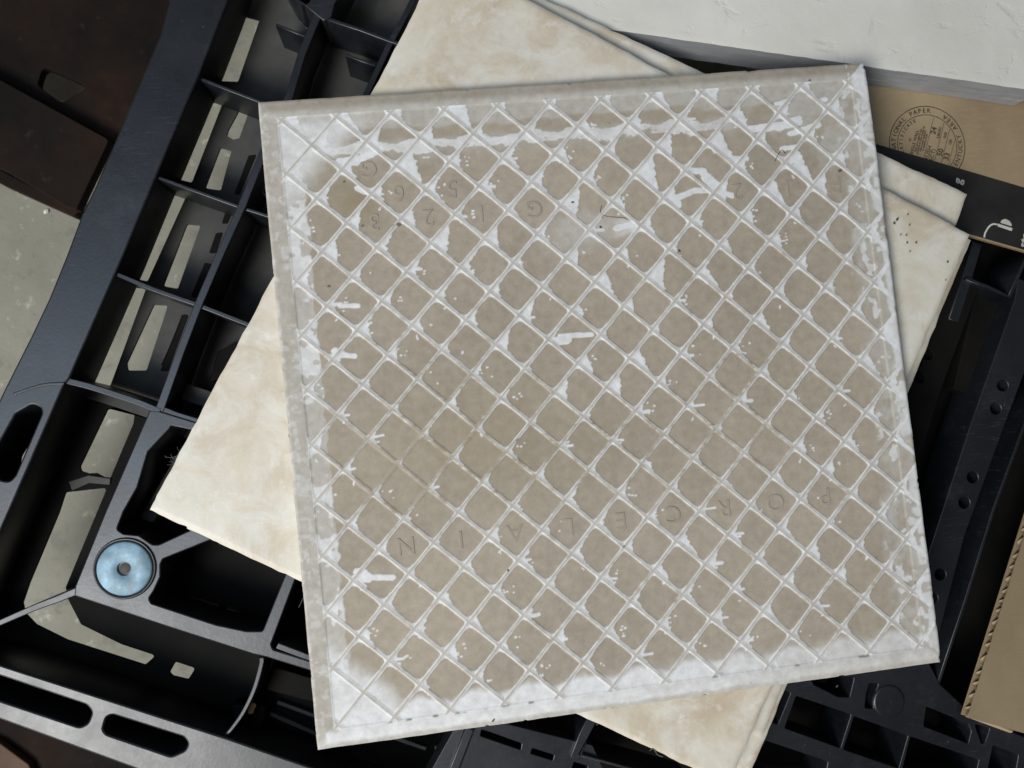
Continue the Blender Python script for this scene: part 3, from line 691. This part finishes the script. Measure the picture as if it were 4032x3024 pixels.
# left and right borders
lft = ss(-146.6, -147.6, X + 3.5 * nz2 + 2.5 * nz); film = np.maximum(film, .66 * lft); pw = np.maximum(pw, .75 * lft * ss(.50, .58, fbm(X, Y, 8, 241)))
rgm = ss(143, 150, X + 12 * nz); film = np.maximum(film, .62 * rgm * np.clip(.7 + 1.6 * nz2, 0, 1.2)); pw = np.maximum(pw, .7 * rgm * ss(.60, .68, fbm(X, Y, 6, 251)))
pw = np.maximum(pw, .75 * ss(160.5, 162.5, X + 5 * nz2 + 3 * nz) * ss(.42, .5, fbm(X * .3, Y, 11, 261)))
trc = ss(232, 262, X + Y + 40 * nz); film = np.maximum(film, .62 * trc * ss(.36, .5, fbm(X, Y, 13, 271)))
# the frame itself
fr = ss(156.6, 157.8, edge)
ffilm = np.where(np.abs(X) > np.abs(Y) + 9 * nz2, .58 + .35 * nz2, .80 - .62 * ss(157.5, 162.5, Y + 3 * nz)) + .6 * nz
sq = ss(.56, .64, fbm(X, Y, 3, 321, 3)) * (np.abs(X) > np.abs(Y))
wtb = ss(-5, 5, np.abs(Y) - np.abs(X) + 16 * nz2) * (Y < 0)
ffilm = ffilm * (1 - wtb) + (.72 - .25 * ss(-40, 140, X) + .3 * nz) * wtb
film = film * (1 - .28 * crest0)
film = film * (1 - fr) + np.clip(ffilm, 0, .9) * fr
pw = np.where(fr > .5, np.where(wtb > .02, wtb * np.clip(.75 * ss(-165.2, -162.8, Y + 3 * nz) * (1 - .55 * ss(-40, 140, X)) + .5 * nz2 + .12, 0, 1), np.maximum(pw * (X > 155), .30 * sq * (X < -150))), pw)
# ridge tops are rubbed: powder is thinner on the very crest
crest = np.maximum(1 - ss(.35, .95, dA), 1 - ss(.35, .95, dB)) * (1 - fr)
pw = pw * (1 - .78 * crest)
pw = np.clip(pw * (1 - .15 * nz2), 0, 1)
# smear at the middle top, yellow stain
sm = np.exp(-((X + 4 + 8 * nz) / 20) ** 4 - ((Y - 84 - .1 * (X + 4) + 10 * nz) / 10) ** 4); film = np.maximum(film, .62 * np.clip(sm * (1 + .9 * nz), 0, 1)); 
pw = np.maximum(pw, .75 * ss(8, 26, X) * ss(5.5, 2.5, np.abs(Y - 85) - (20 - X) * .22) * (X < 26) * (X > 2))
stain = np.exp(-(((X + 122) / 11) ** 2 + ((Y - 110) / 11) ** 2)) * (.75 + nz) + .28 * np.exp(-(((X + 60) / 60) ** 2 + ((Y + 20) / 30) ** 2))
stain = np.clip(stain, 0, .9) * (1 - .7 * pw)
# grime in the groove beside frame and on a few spots
grime = ss(.9, .2, np.abs(dF - .2)) * ss(.60, .74, fbm(X, Y, 7, 301)) * .7 * (Y < -120)
for gx, gy, gr in ((117.5, 112, .8), (144, 106.5, 1.2), (-139, 67, .9), (100, 157, .7), (133, 158, .8), (0, -84, .4), (-37, -112, .5), (60, -163, .6), (-100, 96, .9), (8, 91, .5), (23, 66, .5), (-119, 97, 1.0), (-126, 121, .7)):
    grime = np.maximum(grime, .8 * ss(gr + .5, gr - .3, np.hypot(X - gx, (Y - gy) * 1.4) + nz2 * 2.2))
Z = Z + .22 * pw * (1 - fr) + .10 * pw * nz2

# ---- split the back into its ridges, sunk diamonds and frame; one mesh each
shr = .55 * (fbm(X, Y, 14, 401) - .35) + 1.1 * np.clip(fbm(X, Y, 4, 411, 2) - .70, 0, 1) * 3
X2 = X - np.sign(X) * shr * ss(160, 166.5, np.abs(X)); Y2 = Y - np.sign(Y) * shr * ss(160, 166.5, np.abs(Y))
VX = np.stack([X2 * .001, Y2 * .001, ZT + Z * .001], -1).reshape(-1, 3)
ids = np.arange((N + 1) ** 2).reshape(N + 1, N + 1)
Fq = np.stack([ids[:-1, :-1], ids[1:, :-1], ids[1:, 1:], ids[:-1, 1:]], -1).reshape(-1, 4)
ctr = lambda a: (a[:-1, :-1] + a[1:, :-1] + a[1:, 1:] + a[:-1, 1:]) / 4
eC = ctr(edge); xc = ctr(X); yc = ctr(Y)
Ac = (xc + yc - Y0) / PITCH; Bc = (xc - yc + Y0) / PITCH
dAc = np.abs(Ac - np.round(Ac)) * CELL; dBc = np.abs(Bc - np.round(Bc)) * CELL
code = 1000000 + (np.floor(Ac).astype(int) + 50) * 1000 + np.floor(Bc).astype(int) + 50
code = np.where(dBc < 1.45, 3000 + np.round(Bc).astype(int), code)
code = np.where(dAc < 1.45, 2000 + np.round(Ac).astype(int), code)
code = np.where(eC > 157.0, 0, code).ravel()
uq, cnt = np.unique(code, return_counts=True)
for u, n_ in zip(uq, cnt):
    if u >= 1000000 and n_ < 110: code[code == u] = 0           # slivers belong to the frame
attrs = {'tint': (rk(5) * (1 - fr) + .5 * fr).ravel(), 'powder': pw.ravel(), 'film': film.ravel(), 'stain': stain.ravel(), 'grime': grime.ravel()}
order = np.argsort(code, kind='stable'); cs_ = code[order]; bounds = np.flatnonzero(np.diff(cs_)) + 1
for grp in np.split(order, bounds):
    u = code[grp[0]]; f = Fq[grp]; vid, inv = np.unique(f, return_inverse=True); nf = len(f)
    nm = 'back_frame' if u == 0 else ('sunk_diamond' if u >= 1000000 else 'ridge')
    me = bpy.data.meshes.new(nm); me.vertices.add(len(vid)); me.vertices.foreach_set('co', VX[vid].astype(np.float32).ravel())
    me.loops.add(nf * 4); me.loops.foreach_set('vertex_index', inv.astype(np.int32).ravel())
    me.polygons.add(nf); me.polygons.foreach_set('loop_start', np.arange(0, nf * 4, 4, dtype=np.int32))
    me.polygons.foreach_set('use_smooth', np.ones(nf, dtype=bool)); me.update(calc_edges=True)
    for k_, v in attrs.items():
        at = me.attributes.new(k_, 'FLOAT', 'POINT'); at.data.foreach_set('value', v[vid].astype(np.float32))
    link(nm, me, TB, tl)
# sides and glazed face below
loop = list(ids[:-1, 0]) + list(ids[-1, :-1]) + list(ids[:0:-1, -1]) + list(ids[0, :0:-1])
loop = loop[::5]; top = VX[loop]; n_ = len(top); rings = [top]
for zz, k_ in ((-.0042, 1.0008), (-.0062, .9990), (-.0074, .994), (-TH, .984)):
    r_ = top.copy(); r_[:, :2] *= k_; r_[:, 2] = ZT + zz; rings.append(r_)
V = np.concatenate(rings).tolist() + [[0, 0, ZT - TH]]; Fs = []
for a_ in range(len(rings) - 1):
    for k_ in range(n_):
        k1 = (k_ + 1) % n_; Fs.append((a_ * n_ + k1, a_ * n_ + k_, (a_ + 1) * n_ + k_, (a_ + 1) * n_ + k1))
b_ = (len(rings) - 1) * n_
for k_ in range(n_): Fs.append((b_ + (k_ + 1) % n_, b_ + k_, len(V) - 1))
me = bpy.data.meshes.new('tile_body'); me.from_pydata(V, [], Fs)
for p in me.polygons: p.use_smooth = True
link('tile_body', me, SIDE, tl)
# raised lettering, one character to a diamond, upside down in the picture
LET = mat_flat('biscuit_clay', (.305, .262, .208), .85, .2, .08, 40)
zl_ = ZT + (-RH - .16) * .001
for s, x, y in [(c, 112.8 - 28.2 * i, -70.0) for i, c in enumerate('PORCELAIN')] + [(c, -28.2 - 28.2 * i, 98.8) for i, c in enumerate('G123')] + \
        [('5', -70.5, 113), ('6', -98.7, 112.5), ('G', -113, 127), ('F', 141, 99.3), ('1', 112.8, 99.5), ('2', 84.0, 99.5)]:
    text('raised_letter', s, (x * .001, y * .001), .0128, math.pi, zl_, .0006, LET, tl, -.0001, bevel=.00022)

# ================================================================== small loose things
def hair(name, pts, r, mat, label, cat='hair', group=None):
    o = tube(name, [(x, y, z) for (x, y), z in pts], r, mat); tag(o, label, cat, group); return o
hp = smooth_curve(mm([(8.2, 97.5), (7.2, 93.8), (9.5, 91.6), (15, 90.4), (19.5, 89.8), (21.5, 88.6)]))
hair('hair', [(p, ZT + .00005) for p in hp], .00010, HAIR, 'short dark curled hair on the back of the upturned tile')
hp = smooth_curve(mm([(107, 114), (110, 118.5), (112, 120), (113.6, 118)]))
hair('fibre', [(p, ZT + .0002) for p in hp], .00014, HAIR, 'dark bent fibre on the upturned tile near its upper right corner', 'fibre')
cw = mm([(-216.7,-165.9)])[0]
bm = bmesh.new(); bmesh.ops.create_cube(bm, size=1)
for v in bm.verts: v.co = Vector((v.co.x * .0035, v.co.y * .0065, v.co.z * .003)) + Vector((rnd.uniform(-.0004, .0004), rnd.uniform(-.0006, .0006), rnd.uniform(-.0003, .0003)))
bmesh.ops.bevel(bm, geom=list(bm.edges), offset=.0006, segments=2, affect='EDGES')
bmesh.ops.rotate(bm, verts=bm.verts, cent=(0, 0, 0), matrix=Matrix.Rotation(-.45, 3, 'Z'))
me = bpy.data.meshes.new('wood_chip'); bm.to_mesh(me); bm.free()
o = link('wood_chip', me, WOOD); o.location = (cw[0], cw[1], -.0285); tag(o, 'small pale wood chip caught in the pallet grid', 'wood chip')
plate('lower_web', mm([(-228.5,-162.2),(-208.6,-166.3),(-214.4,-185.9),(-227.5,-181.4)]), [], -.030, .012, PI, pal)
gcr = 'dark crumbs on the tiles'
zA = .0462; zBt = .0370
crumbs = [((1968,566,zA),.0009),((1932,548,zA),.0013),((1938,541,zA),.0010),((1966,508,zA),.0008),((1960,485,zA),.0006)]
cpos = mm([(177.5,76.5),(179.5,78.5),(186.5,74.7),(186.2,80.9),(180.5,69.6),(183.8,69.1),(183.7,64.8),(189.0,64.4),(206.3,51.7),(203.8,41.5),(184.7,59.7),(-22.7,-176.6),(4.5,-191.8)])
CL = ['leftmost dark crumb of the dirt cluster by the cream tile right corner', 'largest dark crumb of the dirt cluster on the cream tile', 'dark round crumb right of the dirt smudge on the cream tile', 'topmost crumb of the dirt cluster on the cream tile', 'left crumb of the pair below the dirt smudge on the cream tile', 'right crumb of the pair below the dirt smudge on the cream tile', 'left one of the two faint crumbs under the dirt cluster', 'right one of the two faint crumbs under the dirt cluster', 'dark crumb by the cream tile right edge, upper of two', 'dark crumb by the cream tile right edge, lower of two', 'lowest single crumb below the dirt cluster on the cream tile', 'dark crumb on the cream tile near the bottom edge of the upturned tile', 'dark crumb above the lint near the bottom corner of the cream tile']
for i, c in enumerate(cpos):
    s = rnd.uniform(.0003, .00055) * (1.6 if i < 2 else 1); rock('crumb', (c[0], c[1], zA - .0008), (s * 1.3, s, s * .6), CRUMB, None, i, CL[i], 'crumb', gcr)
cp = mm([(6.3,85.7),(47.8,69.4),(-7.2,100.4),(-61.9,-88.9),(106.3,-170.7),(-77.6,-163.6)])
CM = ['dark speck on the grey smear of the upturned tile', 'dark speck on a ridge right of the grey smear', 'dark speck above the grey smear of the upturned tile', 'dark speck on a ridge of the upturned tile, low in the middle', 'dark speck on the lower frame of the upturned tile near its right end', 'dark speck on the lower frame of the upturned tile left of its middle']
for i, c in enumerate(cp):
    rock('crumb', (c[0], c[1], ZT + .0001), (.0005, .0008, .0003), CRUMB, None, 40 + i, CM[i], 'crumb', 'dark crumbs on the upturned tile')
hp = smooth_curve(mm([(3.6,-193.6),(5.7,-192.9),(7.6,-196.3),(10.4,-197.7)]))
hair('lint', [(p, zA + .0004) for p in hp], .0002, LINT, 'dark thread of lint near the bottom corner of the topmost cream tile', 'lint')
for i_, (p_, l_) in enumerate(zip(mm([(-361.6,178.6),(-352.7,182.1)]), ('small pale grit chip on the concrete left of the pallet, nearer the frame edge', 'small pale grit chip on the concrete beside the end of the rusty beam'))):
    rock('grit_chip', (p_[0], p_[1], ZF + .001), (.0016, .0022, .0012), mat_flat('pale_grit', (.6, .58, .52), .8), None, 70 + i_, l_, 'grit', 'grit chips on the concrete')
# fluff hanging by the cream tile's left side
def fluff(c, z, n, s, label):
    bm = None; allv, allf = [], []
    for i in range(n):
        a = rnd.uniform(0, 6.28); L = rnd.uniform(.4, 1) * s
        p0 = Vector((c[0] + rnd.uniform(-.3, .3) * s, c[1] + rnd.uniform(-.5, .5) * s, z)); P = [p0]
        for k_ in range(5): a += rnd.uniform(-.6, .6); P.append(P[-1] + Vector((math.cos(a), math.sin(a), rnd.uniform(-.3, .3))) * L / 5)
        o = tube('strand', P, .00010, LINT, None, 4); b = len(allv)
        allv += [v.co.copy() for v in o.data.vertices]; allf += [[b + q_ for q_ in p.vertices] for p in o.data.polygons]
        m_ = o.data; bpy.data.objects.remove(o); bpy.data.meshes.remove(m_)
    me = bpy.data.meshes.new('fluff'); me.from_pydata([tuple(v) for v in allv], [], allf)
    return tag(link('fluff', me, LINT), label, 'fluff')
fluff(mm([(-241.5,-16.2)])[0], -.012, 26, .009, 'grey wisp of fluff in the pallet grid by the left edge of the cream tile')
fluff(mm([(-181.1,142.8)])[0], -.012, 12, .008, 'thin grey fluff in the pallet grid beside the upper left of the upturned tile')
